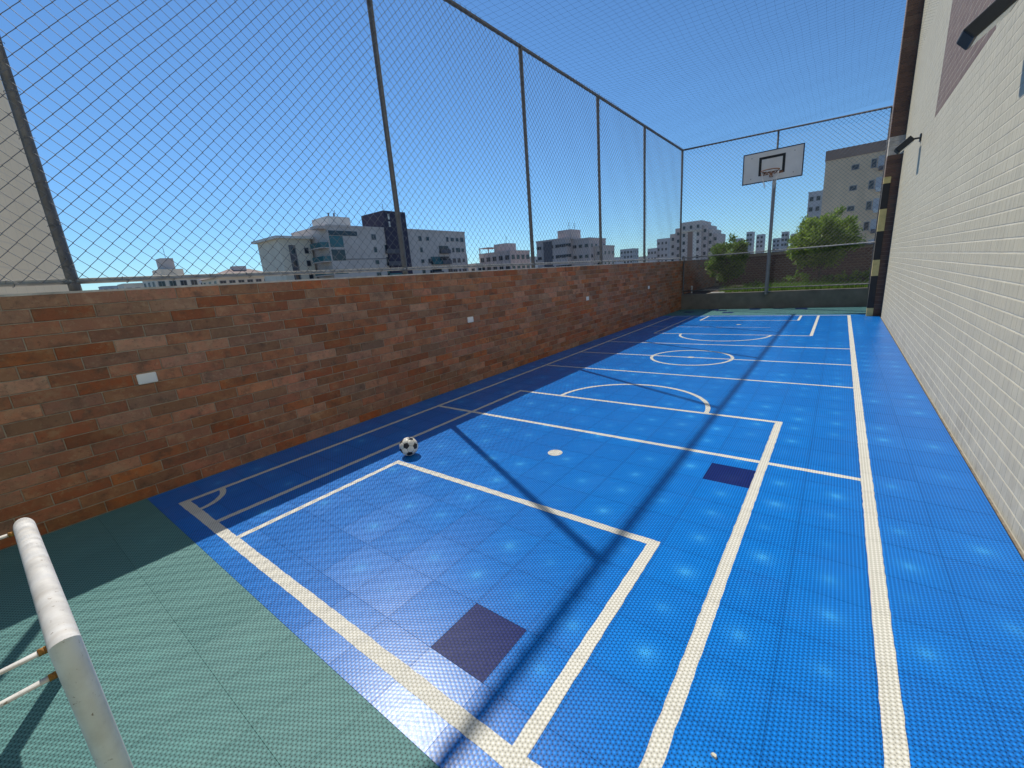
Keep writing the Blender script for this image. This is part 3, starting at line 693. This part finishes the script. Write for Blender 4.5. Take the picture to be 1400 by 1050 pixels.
# ================================================================== CITY BUILDINGS
def wallmat(name, c, sc=.25): 
    t = NT(name); p = t.pos(); n = t.noise(p, sc, 6, .65); mp = t.node('ShaderNodeMapping'); t.link(p, mp.inputs[0]); mp.inputs['Scale'].default_value = (1.2,1.2,.08)
    n2 = t.noise(mp.outputs[0], 1.0, 5, .6); cc = t.ramp(n, [(.3, tuple(q*.86 for q in c)), (.7, tuple(min(1,q*1.08) for q in c))])
    t.color(t.mix(t.math('MULTIPLY', t.ramp(n2, [(.5, 0.0), (.75, 1.0)]), .30), cc, tuple(q*.6 for q in c))); t.set(Roughness=.85); return t.m
WMs = {'grey': wallmat('render_grey', (.63,.54,.49)), 'cream': wallmat('render_cream', (.75,.66,.53)), 'beige': wallmat('render_beige', (.78,.57,.38)), 'white': wallmat('render_white', (.76,.72,.65)),
       'purple': wallmat('render_purple', (.05,.045,.075)), 'dark': wallmat('render_dark', (.13,.125,.14)), 'pink': wallmat('render_pink', (.58,.49,.46)), 'far': wallmat('render_far', (.52,.51,.52)), 'roof': wallmat('roof', (.30,.205,.165))}
M['pane'] = simple('window_glass', (.035,.045,.055), .12, var=.1); M['teal'] = simple('balcony_glass', (.035,.13,.15), .2, var=.15, scale=.4); M['wframe'] = simple('window_frame', (.27,.27,.28), .5)
M['acbox'] = simple('air_unit', (.62,.62,.60), .6)
WM = {}
def window(parent, axis, wall, u, z, w, h, mat='pane', frame=True):
    """a window on an axis-aligned wall: axis 'x' = wall facing +X at x=wall, axis 'y' = wall facing -Y at y=wall"""
    k = (axis, round(w,2), round(h,2), mat)
    if k not in WM:
        f = MB(); t_ = .09; d = .10
        def bx(u0,u1,z0,z1,d0,d1,m): m.box((d0,u0,z0),(d1,u1,z1)) if axis == 'x' else m.box((u0,-d1,z0),(u1,-d0,z1))
        bx(-w/2-t_, w/2+t_, -h/2-t_, -h/2, -.02, d, f); bx(-w/2-t_, w/2+t_, h/2, h/2+t_, -.02, d, f); bx(-w/2-t_, -w/2, -h/2, h/2, -.02, d-.005, f); bx(w/2, w/2+t_, -h/2, h/2, -.02, d-.005, f)
        if w > 1: bx(-.04, .04, -h/2, h/2, -.02, d-.02, f)
        g = MB(); bx(-w/2, w/2, -h/2, h/2, -.01, .03, g)
        fm_, gm_ = f.mesh('window'), g.mesh('pane'); fm_.materials.append(M['wframe']); gm_.materials.append(M[mat]); WM[k] = (fm_, gm_)
    fm_, gm_ = WM[k]
    o = obj('window', fm_, None, parent); L = Vector(parent.location)
    o.location = (Vector((wall, u, z)) if axis == 'x' else Vector((u, wall, z))) - L
    obj('pane', gm_, None, o)
def P(az, d): return Vector((-d*math.sin(R_(az)), d*math.cos(R_(az)), 0))
def zt(el, d): return CAMZ + d*math.tan(R_(el))
def blk(e, name, a, b, mat): return ch(MB().box(a, b).build(name, mat), e)
def para(e, x0, x1, y0, y1, z, mat):                       # parapet upstand
    m = MB(); m.box((x0-.1,y0-.1,z),(x1+.1,y0+.15,z+.45)); m.box((x0-.1,y1-.15,z),(x1+.1,y1+.1,z+.45)); m.box((x0-.1,y0+.15,z+.002),(x0+.15,y1-.15,z+.448)); m.box((x1-.15,y0+.15,z+.002),(x1+.1,y1-.15,z+.448)); ch(m.build('parapet', mat), e)
def tower(name, x0, x1, y0, y1, top, mat, label, floors=5, nx=4, ny=4, w=1.2, h=1.2, group=None, cat='building', par=True, pane='pane', low=-3, skip=.0, seed=0):
    rn = random.Random(seed); e = empty(name, ((x0+x1)/2, (y0+y1)/2, GZ)); tag(e, label, cat, group)
    blk(e, 'wall', (x0,y0,GZ-.3), (x1,y1,top), WMs[mat])
    if par: para(e, x0, x1, y0, y1, top, WMs[mat])
    for f in range(floors):
        z = top-1.7-f*3.0
        if z < low: break
        for k in range(ny):
            if rn.random() > skip: window(e, 'x', x1, y0+(y1-y0)*(k+.5)/ny, z, w, h, pane)
        for k in range(nx):
            if rn.random() > skip: window(e, 'y', y0, x0+(x1-x0)*(k+.5)/nx, z, w, h, pane)
    return e
# A: beige block close on the left
e = empty('apartment_building', (-15.87,2.0,GZ)); tag(e, 'tall plain beige tiled building rising beyond the brick wall behind the pipe goal', 'building')
e.rotation_euler = (0, 0, R_(-20))
t = NT('beige_cladding'); p = t.pos(); x, y, z = t.sep(p)
g1 = t.math('LESS_THAN', t.math('FRACT', t.math('MULTIPLY', z, 2.0)), .07); g2 = t.math('LESS_THAN', t.math('FRACT', t.math('MULTIPLY', t.math('SUBTRACT', x, t.math('MULTIPLY', y, .364)), 1.9)), .06)
cc = t.ramp(t.noise(p, .6, 5), [(.3, (.76,.61,.41)), (.7, (.80,.65,.45))]); t.color(t.mix(t.math('MULTIPLY', t.math('MAXIMUM', g1, g2), .35), cc, (.56,.48,.38))); t.set(Roughness=.8); M['clad'] = t.m
MB().box((0,-14,-.3),(8.6,0,48)).build('wall', M['clad'], e)
MB().box((-.15,-14.1,48),(8.75,.15,48.6)).build('parapet', M['clad'], e)
# B, C
x1 = -140; 
def yspan(x, az): return -x/math.tan(R_(az))
y0, y1 = yspan(x1, 76.5), yspan(x1, 72.9); d = 145
e = tower('apartment_building', x1-12, x1, y0, y1, zt(2.75, d), 'cream', 'low cream building with a stepped roof tower, seen above the brick wall', 4, 3, 4, 1.3, 1.3)
blk(e, 'penthouse', (x1-9, y0+2, zt(2.75,d)), (x1-2.5, y1-2.2, zt(3.6,d)), WMs['cream'])
blk(e, 'water_tank', (x1-8, y0+3.2, zt(3.6,d)), (x1-4, y1-3.4, zt(4.75,d)), WMs['grey'])
x1 = -155; y0, y1 = yspan(x1, 71.2), yspan(x1, 65.3); d = 168
e = tower('apartment_building', x1-14, x1, y0, y1, zt(2.35, d), 'cream', 'low building with a hipped brown roof, left of the cream slab block', 3, 3, 7, 1.6, 1.5, par=False, skip=.2)
zr = zt(2.35, d); hh = zt(3.35, d)-zr; xm = x1-7
m = MB().add([(x1-15,y0-1,zr),(x1+1,y0-1,zr),(x1+1,y1+1,zr),(x1-15,y1+1,zr),(xm,y0+6,zr+hh),(xm,y1-6,zr+hh)], [(0,1,4),(1,2,5,4),(2,3,5),(3,0,4,5),(0,3,2,1)]); ch(m.build('roof', WMs['roof']), e)
blk(e, 'roof_vent', (xm-1.2,(y0+y1)/2-2,zr+hh*.6), (xm+1.2,(y0+y1)/2+2,zr+hh*1.3), WMs['grey'])
x1 = -190; tower('apartment_building', x1-10, x1, yspan(x1,73), yspan(x1,70.6), zt(2.3,200), 'far', 'grey block half hidden between the stepped and the hipped roof buildings', 3, 2, 3)
# D: big grey slab with teal balconies and a dark stair tower
DX = -94.5; Y0, Y1 = yspan(DX, 59.25), yspan(DX, 42.7); DT = zt(7.55, 110)
e = empty('apartment_building', (DX-8, (Y0+Y1)/2, GZ)); tag(e, 'long grey slab apartment block with teal balconies and a dark stair tower', 'building')
blk(e, 'wall', (DX-16,Y0,GZ-.3), (DX,Y1,DT), WMs['grey']); para(e, DX-16, DX, Y0, Y1, DT, WMs['grey'])
ys = yspan(DX, 52.6); ye = yspan(DX, 50.0)
ch(MB().box((DX-9,ys,GZ-.2),(DX+.6,ye,zt(9.25,117))).build('stair_tower', WMs['purple']), e)
for z_ in (DT+.6, DT+2.4): ch(MB().box((DX+.6,ys+1.2,z_),(DX+.66,ys+1.7,z_+1.3)).build('slit_window', WMs['white']), e)
blk(e, 'water_tank', (DX-10, Y0+2.5, DT), (DX-3, Y0+8.5, zt(8.75,113)), WMs['white'])
for q in (.0, 1.4): ch(MB().tube([(DX-5, Y0+4.2+q, zt(8.75,113)-.05), (DX-5, Y0+4.2+q, zt(8.75,113)+1.1)], .18, 6).build('vent_pipe', WMs['dark']), e)
blk(e, 'roof_edge', (DX-3,Y0-2.2,DT-.55), (DX+.12,Y0-.12,DT+.1), WMs['grey'])
for f in range(5):                                         # corner balconies at the near end
    zf = DT-4.6-f*3.05
    blk(e, 'balcony', (DX-4.6,Y0-2.0,zf-.15), (DX-.02,Y0-.02,zf+.05), WMs['grey'])
    for a, b in (((DX-4.6,Y0-2.05,zf+.06),(DX+.05,Y0-1.97,zf+1.15)), ((DX-.03,Y0-1.96,zf+.06),(DX+.05,Y0-.05,zf+1.15))): ch(MB().box(a, b).build('balcony_glass', M['teal']), e)
    ch(MB().box((DX+.001,Y0+.35,zf+.1),(DX+.05,Y0+3.8,zf+(2.6 if f < 2 else 1.2))).build('glazing', M['teal'] if f % 2 == 0 else M['pane']), e)
ch(MB().box((DX+.001,Y0+.4,DT-1.9),(DX+.10,Y0+7.8,DT-.85)).build('window_band', M['pane']), e)
rd = random.Random(21)
for f in range(5):
    z = DT-2.0-f*3.05
    for fr_ in (.27,.335,.45,.52,.60,.66,.83,.875,.92,.965):
        yy = Y0+(Y1-Y0)*fr_
        if ys-1 < yy < ye+1 or rd.random() < .10: continue
        window(e, 'x', DX, yy, z, rd.choice((.8,1.0,1.7,1.2)), rd.choice((.9,1.2)))
for f, fr_, mt_ in ((1,.375,'pane'),(2,.375,'pane'),(2,.71,'teal'),(3,.37,'teal'),(3,.71,'pane'),(1,.79,'pane'),(2,.79,'pane'),(4,.37,'teal'),(4,.71,'pane'),(4,.79,'teal')):
    zf = DT-2.9-f*3.05; yy = Y0+(Y1-Y0)*fr_
    ch(MB().box((DX+.001,yy-1.9,zf),(DX+.06,yy+1.9,zf+2.1)).build('balcony_opening', M['pane']), e)
    ch(MB().box((DX+.062,yy-1.95,zf-.1),(DX+.9,yy+1.95,zf)).box((DX+.84,yy-1.95,zf+.001),(DX+.9,yy+1.95,zf+1.0)).build('balcony', M['teal'] if mt_ == 'teal' else WMs['dark']), e)
    if mt_ == 'teal': ch(MB().box((DX+.063,yy-1.7,zf+1.1),(DX+.10,yy+1.7,zf+2.05)).build('glazing', M['teal']), e)
ch(MB().box((DX+.001,Y0+3.9,DT-7.35),(DX+.08,ys-.02,DT-7.2)).build('ledge', WMs['dark']), e)
blk(e, 'side_wing', (DX-15,Y1+.01,GZ), (DX-2,Y1+2.4,DT-6.2), WMs['grey'])
# cream neighbour left of D
x1 = -101; y0, y1 = yspan(x1, 64.5), yspan(x1, 61.2); d = 113; tz = zt(6.3, d)
e = tower('apartment_building', x1-11, x1, y0, y1, tz, 'cream', 'narrow cream building with an overhanging flat roof beside the grey slab block', 0, 0, 0, par=False)
blk(e, 'roof_slab', (x1-12,y0-.9,tz+.002), (x1+.8,y1+.4,tz+.55), WMs['white'])
ch(MB().box((x1+.001,y0+1.9,GZ),(x1+.12,y0+3.4,tz-1.4)).build('recess_panel', WMs['dark']), e)
for f in range(5): window(e, 'x', x1+.12, y0+2.65, tz-2.6-f*2.9, 1.0, 1.5); window(e, 'x', x1, y1-1.4, tz-2.6-f*2.9, .9, 1.2)
# E
d = 150; c = P(37.7, d); x0, x1 = c.x-7, c.x+6.4; y0, y1 = c.y-5.5, c.y+5.5; tz = zt(3.15, d)
e = tower('apartment_building', x0, x1, y0, y1, tz, 'pink', 'small building with an open roof terrace beyond the fence', 3, 5, 4, 1.5, 1.3)
blk(e, 'penthouse', (c.x-2.2,c.y-3,tz), (c.x+3,c.y+2.5,zt(4.3,d)), WMs['pink'])
m = MB().box((x0,y0,tz+2.0),(c.x-2.6,c.y+1,tz+2.25))
for px_ in (x0+.2, c.x-3.0): m.box((px_,y0+.1,tz),(px_+.25,y0+.35,tz+2.0))
ch(m.build('pergola', WMs['pink']), e)
# F
d = 135; c = P(30, d); tz = zt(4.15, d)
xa, xb = P(33.7,d*1.0).x, P(27.0,d).x; yb = P(30,d).y-4
e = tower('apartment_building', xa, xb-3, yb, yb+13, tz, 'pink', 'grey pink block with a dark recessed stripe and window bands', 4, 5, 4, 1.3, .8)
blk(e, 'dark_strip', (xa+2.6,yb-.14,GZ), (xa+5.6,yb-.12+.11,tz-.1), WMs['dark'])
blk(e, 'penthouse', (xa+6.5,yb+2,tz), (xa+11,yb+8,zt(5.3,d)), WMs['pink']); blk(e, 'roof_room', (xa+11.02,yb+2.5,tz), (xb-3.2,yb+8,zt(4.85,d)), WMs['grey'])
for f in range(3): ch(MB().box((xa+7,yb-.06,tz-2-f*3),(xa+12,yb-.001,tz-1.3-f*3)).build('window_band', M['pane']), e)
e = tower('apartment_building', xb-2.98, xb+2.8, yb+3, yb+14, zt(3.9,d), 'pink', 'lower pinkish wing attached beside the grey pink block', 4, 3, 4, 1.0, .8)
e = tower('apartment_building', xb+2.85, xb+5.6, yb+6, yb+14, zt(2.9,d), 'grey', 'lowest grey wing stepping down from the grey pink block', 3, 1, 3, .8, .8)
# G
d = 300; a, b = P(23.0,d), P(21.2,d); tower('apartment_building', a.x, b.x, a.y, a.y+10, zt(2.35,d), 'far', 'lone slim grey tower far behind the fence posts', 4, 4, 3, 1.1, 1.3, low=0)
# H stepped
d = 200; hb = P(15.5,d).y
parts = [(19.7,18.6,2.3),(18.6,17.3,3.35),(17.3,16.6,3.75),(16.6,15.9,4.3),(15.9,13.6,4.85),(13.6,13.0,4.3),(13.0,12.55,3.8),(12.55,12.1,3.3)]
def xat(az, y): return -y*math.tan(R_(az))
e = empty('apartment_building', (xat(15.5,hb), hb, GZ)); tag(e, 'tall stepped apartment tower behind the fence corner', 'building')
for k, (a, b, el) in enumerate(parts[2:]):
    xa, xb = xat(a,hb)+.02, xat(b,hb)-.02; yo = hb+abs(k-2)*1.2; top = zt(el, d)
    blk(e, 'wall', (xa,yo,GZ-.3), (xb,yo+16,top), WMs['pink' if k % 2 else 'grey'])
    nx = max(1, int((xb-xa)/2.4))
    for f in range(6):
        for q in range(nx): window(e, 'y', yo, xa+(xb-xa)*(q+.5)/nx, top-2.2-f*3, .9, 1.2)
    if k == 2:
        blk(e, 'roof_slab', (xa-.6,yo-.6,top-3.9), (xb+.6,yo-.02,top-3.5), WMs['cream']); 
        blk(e, 'stair_strip', (xa+5.2,yo-.12,GZ), (xa+6.4,yo-.01,top-4), WMs['white'])
        blk(e, 'brown_strip', (xa+2.9,yo-.11,GZ), (xa+4.8,yo-.01,top-4), WMs['roof'])
e = empty('apartment_building', (xat(18.2,hb+30), hb+30, GZ)); tag(e, 'two-level pale block just left of the stepped tower', 'building')
for k, (a, b, el) in enumerate(parts[:2]):
    y_ = hb+30+k*1.5; xa, xb = xat(a,y_)+.02, xat(b,y_)-.02; top = zt(el, d+30)
    blk(e, 'wall', (xa,y_,GZ-.3), (xb,y_+12,top), WMs['far'])
    for f in range(5):
        for q in range(3): window(e, 'y', y_, xa+(xb-xa)*(q+.5)/3, top-2.2-f*3, .8, 1.1)
# I tower + J right block
y_ = 170; tower('apartment_building', xat(3.35,y_), xat(1.6,y_), y_, y_+12, zt(6.2,y_), 'far', 'slim pale tower peeking out behind the beige block', 9, 3, 2, .9, 1.2)
JY = 88; JX0 = xat(2.15,JY); JT = zt(9.85,JY)
e = empty('apartment_building', (JX0+8, JY+8, GZ)); tag(e, 'beige apartment block with small windows and air units, right of the hoop', 'building')
blk(e, 'wall', (JX0,JY,GZ-.3), (JX0+20,JY+16,JT), WMs['beige'])
blk(e, 'roof_edge', (JX0-.1,JY-.12,JT-1.3), (JX0+20.1,JY+16.1,JT+.12), WMs['roof'])
for f in range(8):
    z = JT-2.9-f*2.95
    window(e, 'y', JY, JX0+3.75, z, .75, .6); window(e, 'y', JY, JX0+5.9, z+.1, .5, 1.1)
    ch(MB().box((JX0+6.35,JY-.05,z-.7),(JX0+7.9,JY-.002,z+1.0)).build('wall_patch', WMs['far']), e)
    ch(MB().box((JX0+6.5,JY-.45,z-1.05),(JX0+7.3,JY-.052,z-.45)).build('air_unit', M['acbox'] if f % 3 else WMs['dark']), e)
    window(e, 'y', JY, JX0+10.6, z, 1.2, 1.1)
def aerial(x, y, z, h, seed, near):
    m = MB(); m.tube([(x,y,z-.1),(x,y,z+h)], .05, 5); rn = random.Random(seed)
    for k in range(3): m.tube([(x-.5+.1*k,y,z+h*(.6+.17*k)),(x+.5-.1*k,y,z+h*(.6+.17*k))], .03, 4)
    ch(m.build('aerial', WMs['dark']), near)
for o in [q for q in bpy.data.objects if q.name.startswith('apartment_building') and q.type == 'EMPTY']:
    rn = random.Random(o.name); cs = [c for c in o.children if c.name.split('.')[0] in ('water_tank','penthouse','roof_room','stair_tower')]
    for c in cs[:2]:
        bb_ = [Vector(v.co) for v in c.data.vertices]; mx = max(v.z for v in bb_); xs = [v.x for v in bb_]; ys_ = [v.y for v in bb_]
        aerial(min(xs)+(max(xs)-min(xs))*rn.uniform(.2,.8), min(ys_)+(max(ys_)-min(ys_))*rn.uniform(.2,.8), mx, rn.uniform(1.8,3.2), 1, o)
# far skyline
rs = random.Random(31)
sk = [(10.3,9.4,2.4),(8.9,8.3,3.0),(7.9,7.2,2.6),(6.3,5.6,2.0),(5.5,4.9,2.6),(4.6,3.9,2.3)]
for k, (a, b, el) in enumerate(sk):
    y_ = 330+rs.uniform(0,80); tower('apartment_building', xat(a,y_), xat(b,y_), y_, y_+10, zt(el, y_), 'far', ['short distant tower just behind the small leafy tree', 'tallest distant tower between the small tree and the hoop pole', 'distant tower right beside the hoop pole, on its small tree side', 'low distant tower beside the hoop pole, on its bushy tree side', 'distant tower midway between hoop pole and bushy tree', 'distant tower touching the edge of the bushy tree'][k], 3, 2, 0, 1.2, 1.4, 'distant skyline towers', low=4, seed=k)
low = [(86,83.2,1.9,160),(80.6,79.2,2.1,330),(79,77,2.2,210),(64.9,63.6,2.4,240),(42.4,40.9,1.75,190),(40.8,38.4,1.6,230),(35.6,33.9,2.35,210),(25.3,23.4,1.45,260),(21.0,19.9,1.3,320),(44,41.6,2.0,150)]
for k, (a, b, el, d) in enumerate(low):
    m_ = (a+b)/2
    if m_ > 45: x_ = -d*math.sin(R_(m_)); args = (x_-9, x_, yspan(x_,a), yspan(x_,b))
    else: y_ = d*math.cos(R_(m_)); args = (xat(a,y_), xat(b,y_), y_, y_+10)
    tower('city_block', *args, zt(el,d), ('white','far','cream')[k%3], ['pale rooftop low beside the plain beige building', 'tiny far rooftop between the beige building and stepped roof tower', 'low cream rooftop just before the stepped roof tower building', 'pale rooftop peeking out behind the narrow cream building', 'grey rooftop low beside the end of the slab block', 'cream rooftop half behind the small terrace building', 'pale rooftop between the terrace building and the grey pink block', 'grey rooftop low between grey pink block and lone slim tower', 'cream rooftop low between lone slim tower and stepped tower', 'pale rooftop tucked right against the slab block end'][k], 1, 3, 3, 1.3, 1.0, 'low rooftops above the wall', low=0, seed=k)
